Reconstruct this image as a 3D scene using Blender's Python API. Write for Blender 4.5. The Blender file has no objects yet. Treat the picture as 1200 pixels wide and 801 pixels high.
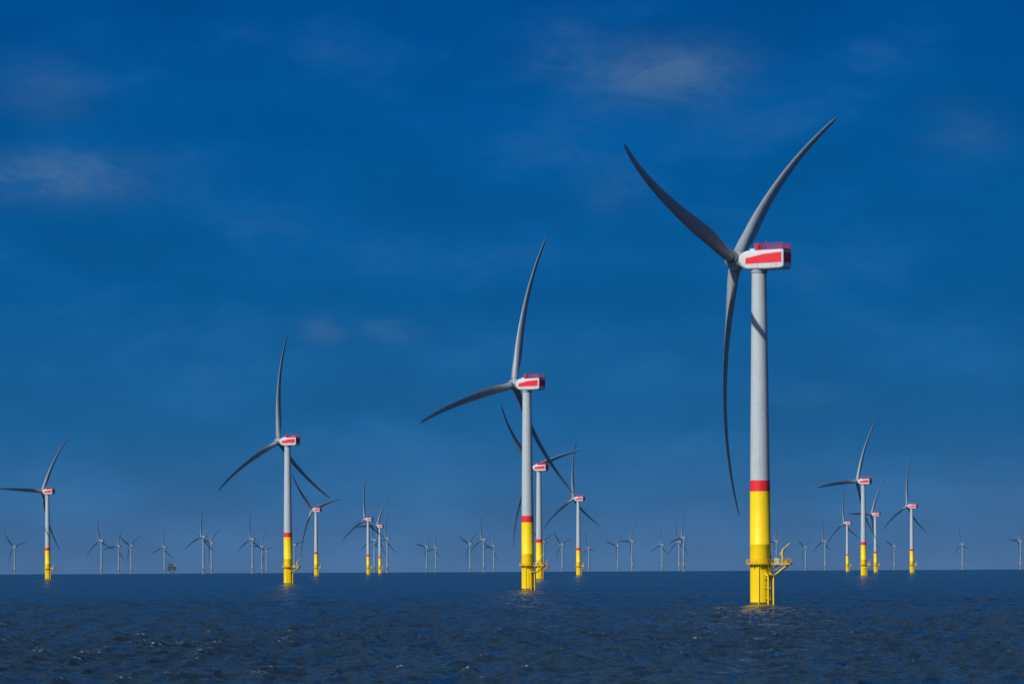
import bpy, math, random
import numpy as np
from mathutils import Matrix, Vector

random.seed(7); np.random.seed(7)
scene = bpy.context.scene
RE = 7.4e6          # effective earth radius incl. refraction (m)
CAM_H = 12.0
SUN_AZ = math.radians(221)   # compass-like: measured from +Y clockwise (sun is behind-left of camera)
SUN_EL = math.radians(37)

def srgb(r, g, b):
    def f(c):
        c /= 255.0
        return c/12.92 if c <= 0.04045 else ((c+0.055)/1.055)**2.4
    return (f(r), f(g), f(b), 1.0)

# ------------------------------------------------------------------ materials
def new_mat(name):
    m = bpy.data.materials.new(name); m.use_nodes = True
    return m, m.node_tree, m.node_tree.nodes["Principled BSDF"]

def paint(name, col, rough=0.45, var=0.10, streak=0.10, scale=0.35, metallic=0.0, grime=(0.16,0.15,0.13,1), spec=0.4):
    m, nt, b = new_mat(name)
    N = nt.nodes; L = nt.links
    tc = N.new("ShaderNodeTexCoord")
    mp = N.new("ShaderNodeMapping"); mp.inputs["Scale"].default_value = (1.6, 1.6, 0.07)
    L.new(tc.outputs["Object"], mp.inputs["Vector"])
    n1 = N.new("ShaderNodeTexNoise"); n1.inputs["Scale"].default_value = 1.3; n1.inputs["Detail"].default_value = 5
    L.new(mp.outputs[0], n1.inputs["Vector"])
    n2 = N.new("ShaderNodeTexNoise"); n2.inputs["Scale"].default_value = scale; n2.inputs["Detail"].default_value = 6
    L.new(tc.outputs["Object"], n2.inputs["Vector"])
    r1 = N.new("ShaderNodeMapRange"); r1.inputs[1].default_value = 0.5; r1.inputs[2].default_value = 0.8
    r1.inputs[3].default_value = 0; r1.inputs[4].default_value = streak*2.2
    L.new(n1.outputs["Fac"], r1.inputs[0])
    mx = N.new("ShaderNodeMix"); mx.data_type = 'RGBA'
    mx.inputs[6].default_value = col if len(col) == 4 else (*col, 1); mx.inputs[7].default_value = grime
    L.new(r1.outputs[0], mx.inputs[0])
    r2 = N.new("ShaderNodeMapRange"); r2.inputs[1].default_value = 0.3; r2.inputs[2].default_value = 0.7
    r2.inputs[3].default_value = 1-var; r2.inputs[4].default_value = 1+var
    L.new(n2.outputs["Fac"], r2.inputs[0])
    hs = N.new("ShaderNodeHueSaturation")
    L.new(mx.outputs[2], hs.inputs["Color"]); L.new(r2.outputs[0], hs.inputs["Value"])
    L.new(hs.outputs[0], b.inputs["Base Color"])
    b.inputs["Roughness"].default_value = rough
    b.inputs["Metallic"].default_value = metallic
    b.inputs["Specular IOR Level"].default_value = spec
    return m

M = {}
M['tower']  = paint("tower_grey_paint", (0.41, 0.47, 0.51), 0.5, 0.05, 0.10)
M['blade']  = paint("blade_grey_gelcoat", (0.25, 0.30, 0.34), 0.38, 0.05, 0.05)
M['nac']    = paint("nacelle_white_paint", (0.58, 0.62, 0.66), 0.4, 0.05, 0.06)
M['red']    = paint("signal_red_paint", (0.74, 0.02, 0.04), 0.45, 0.08, 0.05)
M['rail']   = paint("railing_red_paint", (0.55, 0.03, 0.08), 0.5, 0.1, 0.05)
M['yellow'] = paint("traffic_yellow_paint", (0.90, 0.63, 0.002), 0.5, 0.05, 0.08, grime=(0.35,0.17,0.02,1))
M['yrail']  = paint("railing_yellow_paint", (0.60, 0.38, 0.012), 0.5, 0.12, 0.15, grime=(0.10,0.06,0.02,1))
M['dark']   = paint("dark_steel", (0.045, 0.045, 0.045), 0.6, 0.2, 0.1)
M['growth'] = paint("marine_growth", (0.14, 0.10, 0.02), 0.8, 0.35, 0.2, scale=1.6)
M['far_t']  = paint("haze_tinted_tower_paint", (0.18, 0.27, 0.36), 0.6, 0.05, 0.05)  # far_* paints: aerial haze put into the base colour, greyer and bluer
M['far_b']  = paint("haze_tinted_blade_paint", (0.16, 0.25, 0.34), 0.6, 0.05, 0.05)
M['far_y']  = paint("haze_tinted_foundation_paint", (0.18, 0.25, 0.30), 0.6, 0.05, 0.05)
M['far_r']  = paint("haze_tinted_red_paint", (0.24, 0.19, 0.25), 0.6, 0.05, 0.05)
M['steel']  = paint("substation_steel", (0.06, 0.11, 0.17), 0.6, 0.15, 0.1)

# ------------------------------------------------------------------ mesh builder
class MB:
    def __init__(s): s.v=[]; s.f=[]; s.m=[]; s.sm=[]; s.mats=[]
    def mi(s, k):
        if k not in s.mats: s.mats.append(k)
        return s.mats.index(k)
    def add(s, vs, fs, mat, smooth=True):
        o=len(s.v); s.v += [tuple(v) for v in vs]; i=s.mi(mat)
        for f in fs: s.f.append(tuple(o+a for a in f)); s.m.append(i); s.sm.append(smooth)
    def loft(s, rings, mat, cap=True, smooth=True):
        n=len(rings[0]); vs=[p for r in rings for p in r]; fs=[]
        for j in range(len(rings)-1):
            for i in range(n):
                k=(i+1)%n
                fs.append((j*n+i, j*n+k, (j+1)*n+k, (j+1)*n+i))
        s.add(vs, fs, mat, smooth)
        if cap:
            s.add(rings[0], [tuple(range(n))[::-1]], mat, False)
            s.add(rings[-1], [tuple(range(n))], mat, False)
    def lathe(s, prof, mat, seg=48, axis='z', c=(0,0,0), cap=True):
        rings=[]
        for (r,h) in prof:
            ring=[]
            for i in range(seg):
                a=2*math.pi*i/seg
                if axis=='z': ring.append((c[0]+r*math.cos(a), c[1]+r*math.sin(a), c[2]+h))
                else: ring.append((c[0]+h, c[1]+r*math.cos(a), c[2]+r*math.sin(a)))
            rings.append(ring)
        s.loft(rings, mat, cap)
    def tube(s, p0, p1, r, mat, seg=8):
        p0=Vector(p0); p1=Vector(p1); d=(p1-p0).normalized()
        a=d.orthogonal().normalized(); b=d.cross(a)
        rings=[[tuple(p+a*r*math.cos(2*math.pi*i/seg)+b*r*math.sin(2*math.pi*i/seg)) for i in range(seg)] for p in (p0,p1)]
        s.loft(rings, mat, True)
    def box(s, c, d, mat, rot=0, bev=0.0):
        x,y,z=[a/2 for a in d]; cr=math.cos(rot); sr=math.sin(rot)
        b=bev
        prof=[(-x+b,-y),(x-b,-y),(x,-y+b),(x,y-b),(x-b,y),(-x+b,y),(-x,y-b),(-x,-y+b)] if b>0 else [(-x,-y),(x,-y),(x,y),(-x,y)]
        rings=[]
        lv = [(-z,1-b/max(x,y) if b else 1),(-z+b,1),(z-b,1),(z,1-b/max(x,y))] if b else [(-z,1),(z,1)]
        for h,k in lv:
            rings.append([(c[0]+(px*cr-py*sr)*k, c[1]+(px*sr+py*cr)*k, c[2]+h) for px,py in prof])
        s.loft(rings, mat, True, False)
    def mesh(s, name, matmap=None):
        me=bpy.data.meshes.new(name); me.from_pydata(s.v,[],s.f)
        for k in s.mats: me.materials.append(M[(matmap or {}).get(k,k)])
        me.polygons.foreach_set("material_index", s.m)
        me.polygons.foreach_set("use_smooth", s.sm)
        me.update(); return me

# ------------------------------------------------------------------ turbine parts
HUBZ=103.3; OVER=7.9; BL=78.0
EXT=math.radians(198)      # platform extension direction (turbine local)
LAND=math.radians(160)     # boat landing direction
def build_foundation():
    b=MB()
    b.lathe([(3.12,-8),(3.12,.9)], 'growth', 64)
    b.lathe([(3.1,.9),(3.1,17.9),(3.14,18.0),(3.14,18.35),(3.07,18.45),(3.02,34.0)], 'yellow', 64)
    for ang in (EXT-.1,):
        c=(3.10*math.cos(ang),3.10*math.sin(ang),13.9)
        b.box(c,(0.25,1.1,2.3),'dark',ang,0.05)
    return b
def build_tower(seg=64):
    b=MB()
    def rad(z):
        t=(z-37.3)/(100.0-37.3); return 2.92-0.74*t**1.15 if t>0 else 2.92
    b.lathe([(3.01,34.0),(2.96,37.3)], 'red', seg)
    prof=[(2.955,37.3)]
    for z in np.linspace(38,99.6,22): prof.append((rad(z),float(z)))
    b.lathe(prof,'tower',seg)
    for z in (58.5,80.0):
        b.lathe([(rad(z)+.0,z-.12),(rad(z)+.035,z-.1),(rad(z)+.035,z+.1),(rad(z)+.0,z+.12)],'tower',seg,cap=False)
    b.lathe([(2.3,99.2),(2.55,99.5),(2.55,100.6)],'tower',seg)
    return b
def build_platform():
    b=MB(); z0=12.2; rin=3.15; rout=4.3
    seg=40
    def ring(r,z): return [(r*math.cos(2*math.pi*i/seg), r*math.sin(2*math.pi*i/seg), z) for i in range(seg)]
    b.loft([ring(rin,z0),ring(rout,z0),ring(rout,z0+.28),ring(rin,z0+.28)],'yrail',False,False)
    A=EXT
    ca,sa=math.cos(A),math.sin(A)
    def loc(u,v,z): return (u*ca-v*sa, u*sa+v*ca, z)
    c=loc(6.5,0,z0+.14); b.box(c,(5.4,5.0,.27),'dark',A)
    for v in (-2.5,2.5): b.box(loc(6.5,v,z0+.1),(5.4,.14,.5),'yrail',A)
    b.box(loc(9.2,0,z0+.1),(.14,5.0,.5),'yrail',A)
    for v in (-2.0,2.0):
        b.tube(loc(2.9,v*.5,z0-4.4),loc(8.6,v,z0-.1),.2,'yellow')
        b.tube(loc(2.9,v*.5,z0-1.6),loc(5.6,v,z0-.1),.14,'yellow')
    for i in range(10):
        a=2*math.pi*i/10+.2
        b.tube((3.0*math.cos(a),3.0*math.sin(a),z0-1.6),(4.2*math.cos(a),4.2*math.sin(a),z0-.05),.10,'yrail')
    n=34; rr=4.25
    for i in range(n):
        a=2*math.pi*i/n; a2=2*math.pi*(i+1)/n
        d=(a-A+math.pi)%(2*math.pi)-math.pi
        if abs(d)<.6: continue
        p=lambda t,z:(rr*math.cos(t),rr*math.sin(t),z)
        b.tube(p(a,z0+.2),p(a,z0+1.5),.055,'yrail',6)
        for h in (.55,1.0,1.5): b.tube(p(a,z0+h),p(a2,z0+h),.05,'yrail',6)
    path=[(3.8,-2.45),(9.1,-2.45),(9.1,2.45),(3.8,2.45)]
    for (u0,v0),(u1,v1) in zip(path[:-1],path[1:]):
        L=math.hypot(u1-u0,v1-v0); k=max(2,int(L/.9))
        for j in range(k+1):
            t=j/k; u=u0+(u1-u0)*t; v=v0+(v1-v0)*t
            b.tube(loc(u,v,z0+.2),loc(u,v,z0+1.6),.06,'yrail',6)
        for h in (.55,1.05,1.6): b.tube(loc(u0,v0,z0+h),loc(u1,v1,z0+h),.055,'yrail',6)
    b.tube(loc(6.4,1.5,z0+.2),loc(6.4,1.5,z0+4.4),.22,'yellow',10)
    b.tube(loc(6.4,1.5,z0+4.3),loc(8.9,-.6,z0+6.2),.16,'yellow',8)
    b.tube(loc(6.4,1.5,z0+2.6),loc(7.7,.4,z0+5.2),.09,'dark',8)
    b.tube(loc(8.9,-.6,z0+6.2),loc(8.9,-.6,z0+2.6),.03,'dark',6)
    b.box(loc(6.0,1.5,z0+3.1),(.7,.6,.8),'yrail',A,.05)
    b.box(loc(5.2,-1.4,z0+1.0),(1.4,1.4,1.5),'nac',A,.05)
    b.box(loc(7.9,1.5,z0+.75),(1.0,1.0,.9),'dark',A,.05)
    b.box(loc(7.9,-1.3,z0+.7),(1.1,.9,.8),'yrail',A,.05)
    for a in (2.8,3.9,5.2):
        b.box((3.7*math.cos(a),3.7*math.sin(a),z0+.85),(.5,.8,1.1),'dark',a,.04)
    return b
def build_landing():
    b=MB()
    A=LAND; ca,sa=math.cos(A),math.sin(A)
    def loc(u,v,z): return (u*ca-v*sa, u*sa+v*ca, z)
    for v in (-1.05,1.05):
        b.tube(loc(4.5,v,-3),loc(4.5,v,8.6),.26,'yellow',12)
        b.tube(loc(4.5,v,8.6),loc(3.0,v*.9,9.6),.24,'yellow',12)
        for z in (1.9,5.2,8.0): b.tube(loc(3.0,v*.9,z),loc(4.5,v,z),.18,'yrail',8)
    for v in (-.32,.32): b.tube(loc(3.9,v,-2),loc(3.9,v,12.2),.06,'yrail',6)
    for i in range(40): b.tube(loc(3.9,-.32,-1+.33*i),loc(3.9,.32,-1+.33*i),.03,'yrail',5)
    b.box(loc(4.0,0,9.0),(1.6,2.4,.14),'yrail',A)
    for v in (-1.15,1.15):
        b.tube(loc(4.75,v,9.0),loc(4.75,v,10.2),.05,'yrail',6)
    b.tube(loc(4.75,-1.15,10.2),loc(4.75,1.15,10.2),.05,'yrail',6)
    for a in (LAND-.9,LAND+1.5):
        b.tube((3.4*math.cos(a),3.4*math.sin(a),-4),(3.4*math.cos(a),3.4*math.sin(a),12.2),.16,'yellow',10)
    return b

def rrect(x, hw, zt, zb, r, n=6):
    pts=[]
    for (cy,cz,a0) in ((hw-r,zt-r,0),(-(hw-r),zt-r,90),(-(hw-r),zb+r,180),(hw-r,zb+r,270)):
        for i in range(n+1):
            a=math.radians(a0+90*i/n)
            pts.append((x,cy+r*math.cos(a),cz+r*math.sin(a)))
    return pts
def build_nacelle():
    b=MB()
    S=[(5.75,1.9,1.9,-1.9,1.85),(5.7,2.15,2.15,-2.15,2.1),(5.2,2.3,2.3,-2.35,2.2),(4.4,2.6,2.45,-2.6,1.6),(3.4,2.9,2.55,-2.8,.9),(2.4,3.0,2.6,-2.95,.6),
       (-4,3.0,2.65,-3.15,.55),(-8.4,3.0,2.65,-3.1,.55),(-9.2,2.92,2.58,-2.9,.5),(-9.5,2.65,2.4,-2.65,.45)]
    b.loft([rrect(*s) for s in S],'nac',True,True)
    for s in (1,-1):
        y0=2.985*s; y1=3.04*s
        P=[(3.0,-1.35),(3.0,.35),(-3,1.35),(-8.95,1.75),(-8.95,-1.35)]
        if s<0: ringA=[(x,y0,z) for x,z in P]; ringB=[(x,y1,z) for x,z in P]
        else: ringA=[(x,y0,z) for x,z in P][::-1]; ringB=[(x,y1,z) for x,z in P][::-1]
        b.loft([ringA,ringB],'red',True,False)
        b.box((-1.0,3.01*s,-2.0),(.06,.05,1.1),'dark'); b.box((-5.6,3.01*s,-2.0),(.06,.05,1.1),'dark')
        b.box((-7.2,3.01*s,-1.95),(1.5,.08,.7),'tower')
    b.box((-9.52,0,.2),(.08,4.6,3.1),'red')
    b.box((1.2,0,2.85),(2.2,3.2,.8),'nac',0,.12)
    zt=2.65
    b.box((-5.1,0,zt+.10),(8.8,5.8,.14),'rail')
    x0,x1,yy=-.7,-9.5,2.9
    pts=[(x0,-yy),(x1,-yy),(x1,yy),(x0,yy),(x0,-yy)]
    for (a0,b0),(a1,b1) in zip(pts[:-1],pts[1:]):
        L=math.hypot(a1-a0,b1-b0); k=int(L/1.15)
        for j in range(k+1):
            t=j/k; b.tube((a0+(a1-a0)*t,b0+(b1-b0)*t,zt+.1),(a0+(a1-a0)*t,b0+(b1-b0)*t,zt+1.8),.075,'rail',6)
        for h in (.65,1.2,1.8): b.tube((a0,b0,zt+h),(a1,b1,zt+h),.055,'rail',6)
    b.box((-.2,1.2,zt+1.1),(1.6,1.4,2.0),'rail',0,.08)
    b.tube((-1.0,-1.6,zt),(-1.0,-1.6,zt+3.2),.07,'dark',6)
    b.tube((-1.0,-2.4,zt+2.8),(-1.0,-.8,zt+2.8),.05,'dark',6)
    b.lathe([(.16,0),(.16,.4)],'red',10,'z',(-1.0,-2.4,zt+2.8))
    b.lathe([(2.4,-3.5),(2.4,-2.6)],'dark',40)
    return b
def build_hub():
    b=MB()
    prof=[(1.9,-2.15),(2.2,-2.1),(2.45,-1.6),(2.55,0),(2.45,1.1),(2.15,2.0),(1.6,2.7),(.95,3.1),(.3,3.28),(.02,3.3)]
    b.lathe(prof,'blade',40,'x')
    for k in range(3):
        a=math.radians(120*k)
        d=Vector((0,-math.sin(a),math.cos(a)))
        b.tube(d*1.2,d*2.85,1.85,'blade',32)
        b.tube(d*2.8,d*2.95,1.93,'dark',32)
    return b
def build_blade(ns=46, nc=28, pitch=7.0):
    b=MB(); rings=[]
    rs=np.concatenate([np.linspace(2.7,20,14),np.linspace(22,70,ns-22),np.array([72,73.5,74.6,75.3,75.7,75.95,76.0])])
    for r in rs:
        chord=np.interp(r,[2,5,9,13,17,22,30,40,50,60,68,72,74,75.3,76],[3.5,3.5,3.9,4.45,4.7,4.5,3.9,3.2,2.6,2.05,1.6,1.3,1.05,.7,.12])
        th=np.interp(r,[2,5,9,13,17,25,40,60,76],[1,1,.80,.58,.44,.32,.24,.19,.16])
        w=np.interp(r,[4,15],[0,1]); w=w*w*(3-2*w)
        tw=math.radians(np.interp(r,[2,12,20,35,55,76],[15,14,10,5,1.5,-1])+pitch)
        t=r/76.0
        ax=12.5*t-13.2*t**2.5
        ring=[]
        for i in range(nc):
            a=2*math.pi*i/nc
            xc=.5*(1+math.cos(a))
            yt=5*(.2969*math.sqrt(max(xc,0))-.126*xc-.3516*xc**2+.2843*xc**3-.1015*xc**4)
            camber=.035*4*xc*(1-xc)
            ya=(yt*(1 if math.sin(a)>=0 else -1))*th + camber
            yc=.5*math.sin(a)*th
            y_=(ya*w+yc*(1-w))*chord
            ca=(.33*w+.5*(1-w)-xc)*chord
            X=-y_; Y=ca
            Xr= X*math.cos(tw)+Y*math.sin(tw)
            Yr=-X*math.sin(tw)+Y*math.cos(tw)
            ring.append((Xr+ax, Yr, r if r<5 else 5+(r-5)*(BL-5)/71.0))
        rings.append(ring)
    b.loft(rings,'blade',True,True)
    return b

fm={'tower':'far_t','blade':'far_b','nac':'far_t','yellow':'far_y','yrail':'far_y','growth':'far_y','red':'far_r','rail':'far_r'}  # far turbines swap to the copies with haze painted in
bf,bt,bp,bl,bn,bh,bb = build_foundation(),build_tower(),build_platform(),build_landing(),build_nacelle(),build_hub(),build_blade()
meshes={}
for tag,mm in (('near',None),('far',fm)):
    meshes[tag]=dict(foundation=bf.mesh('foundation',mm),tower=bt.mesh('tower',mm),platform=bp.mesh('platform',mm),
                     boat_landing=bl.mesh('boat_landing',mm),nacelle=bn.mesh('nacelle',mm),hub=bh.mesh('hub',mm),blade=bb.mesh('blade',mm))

def link(o): scene.collection.objects.link(o)
def turbine(X,Y,yaw,phi,tilt=5.0):
    d2=X*X+Y*Y; d=math.sqrt(d2)
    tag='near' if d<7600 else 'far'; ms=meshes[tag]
    e=bpy.data.objects.new("wind_turbine",None); link(e)
    e.empty_display_size=5
    e.location=(X,Y,-d2/(2*RE)); e.rotation_euler=(0,0,math.radians(180-yaw))
    def child(n,me,par=e):
        o=bpy.data.objects.new(n,me); link(o); o.parent=par; return o
    child('foundation',ms['foundation']); child('tower',ms['tower'])
    child('platform',ms['platform']); child('boat_landing',ms['boat_landing'])
    nc=child('nacelle',ms['nacelle']); nc.location=(0,0,HUBZ)
    rot=child('rotor',None); rot.location=(OVER,0,HUBZ+.15)
    rot.rotation_euler=(0,-math.radians(tilt),0)
    th=math.radians(90-phi)
    h=child('hub',ms['hub'],rot); h.rotation_euler=(th,0,0)
    for k in range(3):
        bl_=child('blade_%d'%(k+1),ms['blade'],rot); bl_.rotation_euler=(th+k*2*math.pi/3,0,0)

# (east m, north m, yaw deg, rotor azimuth deg)
T=[(74.4,968,31.5,39.8),(7.9,1622,36.6,76.3),(-162.2,2341,33.0,89.0),(-548.0,3815,32.3,58.5),
   (25.3,2990,37,14),(89.8,4362,36,92),(-308,5085,35,15),(-271,6093,35,93),(-288,7044,36,62),(-377,9778,35,85),
   (384.6,3536,39.0,66),(651.7,5795,38,60),(620.4,5016,37,89),(716.6,6907,36,96)]
FAR=[(-1877,12200),(-1270,10000),(-1484,12200),(-1400,11885),(-1365,12700),(-864,9050),(-1013,10900),(-785,9778),
     (-982,12700),(-1162,15300),(-800,11885),(-438,10300),(-346,13100),(-327,13900),(-154,11885),(-90,10300),(-73,13100),
     (110,11216),(190,12200),(340,14300),(429,13100),(417,11216),(590,12700),(595,11500),(531,10000),(941,11500),(1299,14300),
     (1114,11500),(1644,13900),(1826,13100),(1870,11885)]
for t in T: turbine(*t)
phis=[15,100,70,30,85,88,40,95,60,20,10,90,50,80,35,95,70,25,15,110,45,60,88,100,75,65,30,92,40,105,55]
for (x,y),p in zip(FAR,phis): turbine(x,y,35+random.uniform(-4,4),p)

# ------------------------------------------------------------------ offshore substation
def substation(X,Y):
    b=MB()
    for sx in (-1,1):
        for sy in (-1,1):
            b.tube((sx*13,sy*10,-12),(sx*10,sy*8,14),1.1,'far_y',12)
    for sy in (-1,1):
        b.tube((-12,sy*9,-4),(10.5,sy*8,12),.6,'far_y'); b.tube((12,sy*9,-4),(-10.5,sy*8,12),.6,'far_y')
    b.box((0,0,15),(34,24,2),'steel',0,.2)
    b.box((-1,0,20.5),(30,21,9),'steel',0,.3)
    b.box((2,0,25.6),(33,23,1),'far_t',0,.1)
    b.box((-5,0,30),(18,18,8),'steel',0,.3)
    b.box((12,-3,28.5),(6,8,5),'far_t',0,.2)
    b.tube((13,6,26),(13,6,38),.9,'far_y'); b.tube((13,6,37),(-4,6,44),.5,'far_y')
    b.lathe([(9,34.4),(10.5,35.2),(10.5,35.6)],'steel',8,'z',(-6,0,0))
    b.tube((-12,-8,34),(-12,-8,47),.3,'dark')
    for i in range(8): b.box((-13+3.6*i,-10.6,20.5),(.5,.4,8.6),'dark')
    e=bpy.data.objects.new("offshore_substation",None); link(e)
    e.location=(X,Y,-(X*X+Y*Y)/(2*RE)); e.rotation_euler=(0,0,.3)
    o=bpy.data.objects.new("topside_and_jacket",b.mesh('substation')); link(o); o.parent=e
substation(-1200,11400)

# ------------------------------------------------------------------ sea
def build_sea():
    dense=np.radians(np.linspace(-13.5,13.5,1200))
    left=np.radians(np.linspace(-180,-14.0,70)); right=np.radians(np.linspace(14.0,180,70))[:-1]
    az=np.concatenate([left,dense,right])
    r=np.concatenate([np.geomspace(2,225,60)[:-1], np.geomspace(225,2800,1300)[:-1], np.geomspace(2800,22000,90)])
    na,nr=len(az),len(r)
    A,Rr=np.meshgrid(az,r)
    X=Rr*np.sin(A); Y=Rr*np.cos(A)
    step=np.gradient(r)[:,None]*np.ones_like(A)
    lat=np.abs(np.gradient(az))[None,:]*Rr
    res=np.maximum(step,lat)
    Z=np.zeros_like(X); DX=np.zeros_like(X); DY=np.zeros_like(X)
    rng=np.random.RandomState(3)
    N=72; wind=math.atan2(-math.sin(math.radians(50)),math.cos(math.radians(50)))
    lam=np.exp(rng.uniform(math.log(1.8),math.log(15),N))
    patch=1.0+.2*np.sin(X/61+1.3*np.sin(Y/143))*np.sin(Y/97+.7+np.sin(X/47))
    for l in lam:
        th=wind+rng.normal(0,.75); k=2*math.pi/l
        s=.064*(1.0 if l<9 else .55); a=s/k
        ph=rng.uniform(0,2*math.pi)
        f=np.clip((l/res-2.2)/2.5,0,1)
        p=k*(X*math.cos(th)+Y*math.sin(th))+ph
        si=np.sin(p); co=np.cos(p)
        af=a*f*patch
        Z+=af*co; DX-=af*.85*si*math.cos(th); DY-=af*.85*si*math.sin(th)
    sig=Z[200:900,100:1100].std()
    foam=np.clip((Z/sig-2.75)/.5,0,1)
    X=X+DX; Y=Y+DY; Z=Z-Rr**2/(2*RE)
    co=np.stack([X,Y,Z],-1).reshape(-1,3).astype(np.float32)
    idx=np.arange(nr*na).reshape(nr,na)
    nxt=np.roll(idx,-1,axis=1)
    q=np.stack([idx[:-1],idx[1:],nxt[1:],nxt[:-1]],-1).reshape(-1,4)
    me=bpy.data.meshes.new("sea")
    me.vertices.add(len(co)); me.vertices.foreach_set("co",co.ravel())
    nf=len(q); me.loops.add(nf*4); me.polygons.add(nf)
    a,b_,c=[co[i] for i in q[5000*3][:3]]
    if np.cross(b_-a,c-a)[2]<0: q=q[:,::-1]
    me.loops.foreach_set("vertex_index",np.ascontiguousarray(q).ravel().astype(np.int32))
    me.polygons.foreach_set("loop_start",np.arange(0,nf*4,4,dtype=np.int32))
    me.polygons.foreach_set("use_smooth",np.ones(nf,dtype=bool))
    me.update(calc_edges=True)
    at=me.attributes.new("foam",'FLOAT','POINT'); at.data.foreach_set("value",foam.ravel().astype(np.float32))
    o=bpy.data.objects.new("sea",me); link(o)
    m,nt,b=new_mat("sea_water"); Nn=nt.nodes; L=nt.links
    geo=Nn.new("ShaderNodeNewGeometry")
    def noise(scale,detail,rough=.55,stretch=(1,1,1)):
        mp=Nn.new("ShaderNodeMapping"); mp.inputs["Scale"].default_value=stretch
        L.new(geo.outputs["Position"],mp.inputs["Vector"])
        n=Nn.new("ShaderNodeTexNoise"); n.inputs["Scale"].default_value=scale; n.inputs["Detail"].default_value=detail; n.inputs["Roughness"].default_value=rough
        L.new(mp.outputs[0],n.inputs["Vector"]); return n
    def vm(op,a,bv):
        n=Nn.new("ShaderNodeVectorMath"); n.operation=op
        for i,x in enumerate((a,bv)):
            if x is None: continue
            if isinstance(x,tuple): n.inputs[i].default_value=x
            else: L.new(x,n.inputs[i])
        return n.outputs[0]
    nA=noise(.9,3); nB=noise(.22,4,.6,(1,.16,1))
    sA=vm('MULTIPLY',vm('SUBTRACT',nA.outputs["Color"],(.5,.5,.5)),(1.5,1.5,0))
    sB=vm('MULTIPLY',vm('SUBTRACT',nB.outputs["Color"],(.5,.5,.5)),(1.5,1.5,0))
    nrm=vm('NORMALIZE',vm('ADD',vm('ADD',geo.outputs["Normal"],sA),sB),None)
    L.new(nrm,b.inputs["Normal"])
    patchn=noise(.012,4,.6,(1,.35,1))
    mr=Nn.new("ShaderNodeMapRange"); mr.inputs[1].default_value=.35; mr.inputs[2].default_value=.65
    L.new(patchn.outputs["Fac"],mr.inputs[0])
    mx=Nn.new("ShaderNodeMix"); mx.data_type='RGBA'
    mx.inputs[6].default_value=(.008,.023,.045,1); mx.inputs[7].default_value=(.011,.030,.055,1)
    L.new(mr.outputs[0],mx.inputs[0])
    fa=Nn.new("ShaderNodeAttribute"); fa.attribute_name="foam"
    fn=noise(1.4,6,.7)
    fr=Nn.new("ShaderNodeMapRange"); fr.inputs[1].default_value=.54; fr.inputs[2].default_value=.66
    L.new(fn.outputs["Fac"],fr.inputs[0])
    fmul=Nn.new("ShaderNodeMath"); fmul.operation='MULTIPLY'; L.new(fa.outputs["Fac"],fmul.inputs[0]); L.new(fr.outputs[0],fmul.inputs[1])
    mf=Nn.new("ShaderNodeMix"); mf.data_type='RGBA'; mf.inputs[7].default_value=(.45,.5,.55,1)
    L.new(fmul.outputs[0],mf.inputs[0]); L.new(mx.outputs[2],mf.inputs[6])
    L.new(mf.outputs[2],b.inputs["Base Color"])
    b.inputs["Roughness"].default_value=.2; b.inputs["IOR"].default_value=1.333
    b.inputs["Specular IOR Level"].default_value=.45
    me.materials.append(m)
build_sea()

# ------------------------------------------------------------------ world
w=bpy.data.worlds.new("World"); scene.world=w; w.use_nodes=True
nt=w.node_tree; Nn=nt.nodes; L=nt.links
bg=Nn["Background"]
def val(x,sock):
    if isinstance(x,(int,float)): sock.default_value=x
    else: L.new(x,sock)
def mth(op,a,b=0,c=0):
    n=Nn.new("ShaderNodeMath"); n.operation=op; val(a,n.inputs[0]); val(b,n.inputs[1]); val(c,n.inputs[2]); return n.outputs[0]
def mixc(f,a,b,mode='MIX'):
    n=Nn.new("ShaderNodeMix"); n.data_type='RGBA'; n.blend_type=mode; val(f,n.inputs[0])
    for x,i in ((a,6),(b,7)):
        if isinstance(x,tuple): n.inputs[i].default_value=x
        else: L.new(x,n.inputs[i])
    return n.outputs[2]
sky=Nn.new("ShaderNodeTexSky"); sky.sky_type='NISHITA'; sky.sun_disc=False
sky.sun_elevation=SUN_EL; sky.sun_rotation=SUN_AZ; sky.air_density=1.0; sky.dust_density=.3; sky.ozone_density=2.0
nish=mixc(1.0,sky.outputs[0],(.08,.08,.08,1),'MULTIPLY')
tc=Nn.new("ShaderNodeTexCoord"); sp=Nn.new("ShaderNodeSeparateXYZ"); L.new(tc.outputs["Generated"],sp.inputs[0])
x,y,z=sp.outputs
cr=Nn.new("ShaderNodeValToRGB"); L.new(mth('DIVIDE',z,.25),cr.inputs[0])
stops=[(0.0,(74,110,154)),(.03,(68,109,155)),(.08,(52,104,154)),(.17,(30,97,152)),(.33,(11,89,150)),(.54,(2,85,151)),(.70,(0,76,144)),(1.0,(0,62,124))]
els=cr.color_ramp.elements
els[0].position=stops[0][0]; els[0].color=srgb(*stops[0][1]); els[1].position=1.0; els[1].color=srgb(*stops[-1][1])
for p,c in stops[1:-1]:
    e=els.new(p); e.color=srgb(*c)
col=cr.outputs[0]
yy=mth('MAXIMUM',mth('ABSOLUTE',y),.05)
u=mth('DIVIDE',x,yy); v=mth('DIVIDE',z,yy)
cv=Nn.new("ShaderNodeCombineXYZ"); L.new(mth('MULTIPLY',u,16),cv.inputs[0]); L.new(mth('MULTIPLY',v,34),cv.inputs[1]); L.new(mth('MULTIPLY',y,2),cv.inputs[2])
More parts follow.
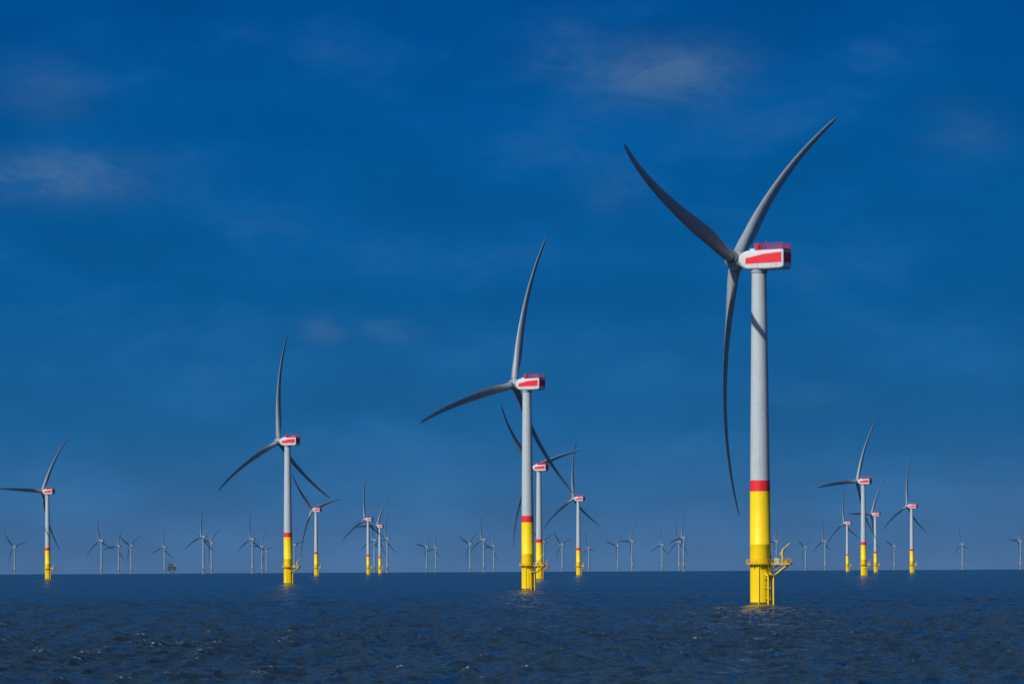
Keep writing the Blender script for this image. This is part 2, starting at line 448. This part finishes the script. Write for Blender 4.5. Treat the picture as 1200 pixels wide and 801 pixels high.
def wn(scale,detail,rough,dist=0):
    n=Nn.new("ShaderNodeTexNoise"); n.inputs["Scale"].default_value=scale; n.inputs["Detail"].default_value=detail; n.inputs["Roughness"].default_value=rough; n.inputs["Distortion"].default_value=dist
    L.new(cv.outputs[0],n.inputs["Vector"]); return n.outputs[0]
n1=wn(1.0,5,.55); n2=wn(2.4,9,.7,.4)
def mrange(f,a,b,c,d,interp='SMOOTHSTEP'):
    n=Nn.new("ShaderNodeMapRange"); n.interpolation_type=interp; L.new(f,n.inputs[0])
    for i,q in enumerate((a,b,c,d)): n.inputs[i+1].default_value=q
    return n.outputs[0]
mott=mrange(n1,.3,.7,.90,1.09)
vm_=Nn.new("ShaderNodeVectorMath"); vm_.operation='SCALE'; L.new(col,vm_.inputs[0]); L.new(mott,vm_.inputs["Scale"])
col=vm_.outputs[0]
clouds=[(.0488,.1517,.022,.009,1.0),(.0158,.159,.013,.008,.4),(-.1386,.1208,.027,.0065,1.15),(-.1425,.1485,.018,.010,.3),
        (-.058,.0725,.006,.004,.5),(-.037,.0725,.009,.0035,.4),(.14,.134,.013,.009,.3),(.033,.1163,.010,.006,.35),(.09,.052,.011,.003,.3),
        (.148,.022,.024,.007,.35)]
tot=None
for (cu,cvv,a,b,s) in clouds:
    du=mth('DIVIDE',mth('SUBTRACT',u,cu),a); dv=mth('DIVIDE',mth('SUBTRACT',v,cvv),b)
    g=mth('MULTIPLY',mth('EXPONENT',mth('MULTIPLY',mth('ADD',mth('MULTIPLY',du,du),mth('MULTIPLY',dv,dv)),-1.0)),s)
    tot=g if tot is None else mth('ADD',tot,g)
front=mrange(y,.2,.5,0,1)
wis=mrange(n2,.30,.72,0,1)
bas=mth('MULTIPLY',mrange(n1,.48,.72,0,1),.14)
cf=mth('ADD',mth('MULTIPLY',mth('MULTIPLY',tot,front),mth('ADD',mth('MULTIPLY',wis,.68),.12)),mth('MULTIPLY',bas,wis))
cf=mth('MINIMUM',cf,.6)
col=mixc(cf,col,srgb(82,115,154))
up=mrange(z,.22,.5,0,1)
final=mixc(up,col,nish)
L.new(final,bg.inputs[0]); bg.inputs[1].default_value=1.0

# ------------------------------------------------------------------ sun
sd=bpy.data.lights.new("sun",'SUN'); sd.energy=4.3; sd.angle=math.radians(.5); sd.color=(1,.95,.87)
so=bpy.data.objects.new("sun",sd); link(so)
dirv=Vector((math.sin(SUN_AZ)*math.cos(SUN_EL),math.cos(SUN_AZ)*math.cos(SUN_EL),math.sin(SUN_EL)))
so.rotation_euler=dirv.to_track_quat('Z','Y').to_euler()
so.location=(0,0,200)

# ------------------------------------------------------------------ camera
cd=bpy.data.cameras.new("camera"); cam=bpy.data.objects.new("camera",cd); link(cam)
cd.sensor_width=36; cd.lens=3788/1200*36; cd.shift_y=262.2/1200
cd.clip_start=.5; cd.clip_end=60000
cam.matrix_world=Matrix.Translation((0,0,CAM_H))@Matrix.Rotation(math.radians(90),4,'X')@Matrix.Rotation(math.radians(-.28),4,'Z')
scene.camera=cam
scene.view_settings.view_transform='Standard'; scene.view_settings.look='None'; scene.view_settings.exposure=0
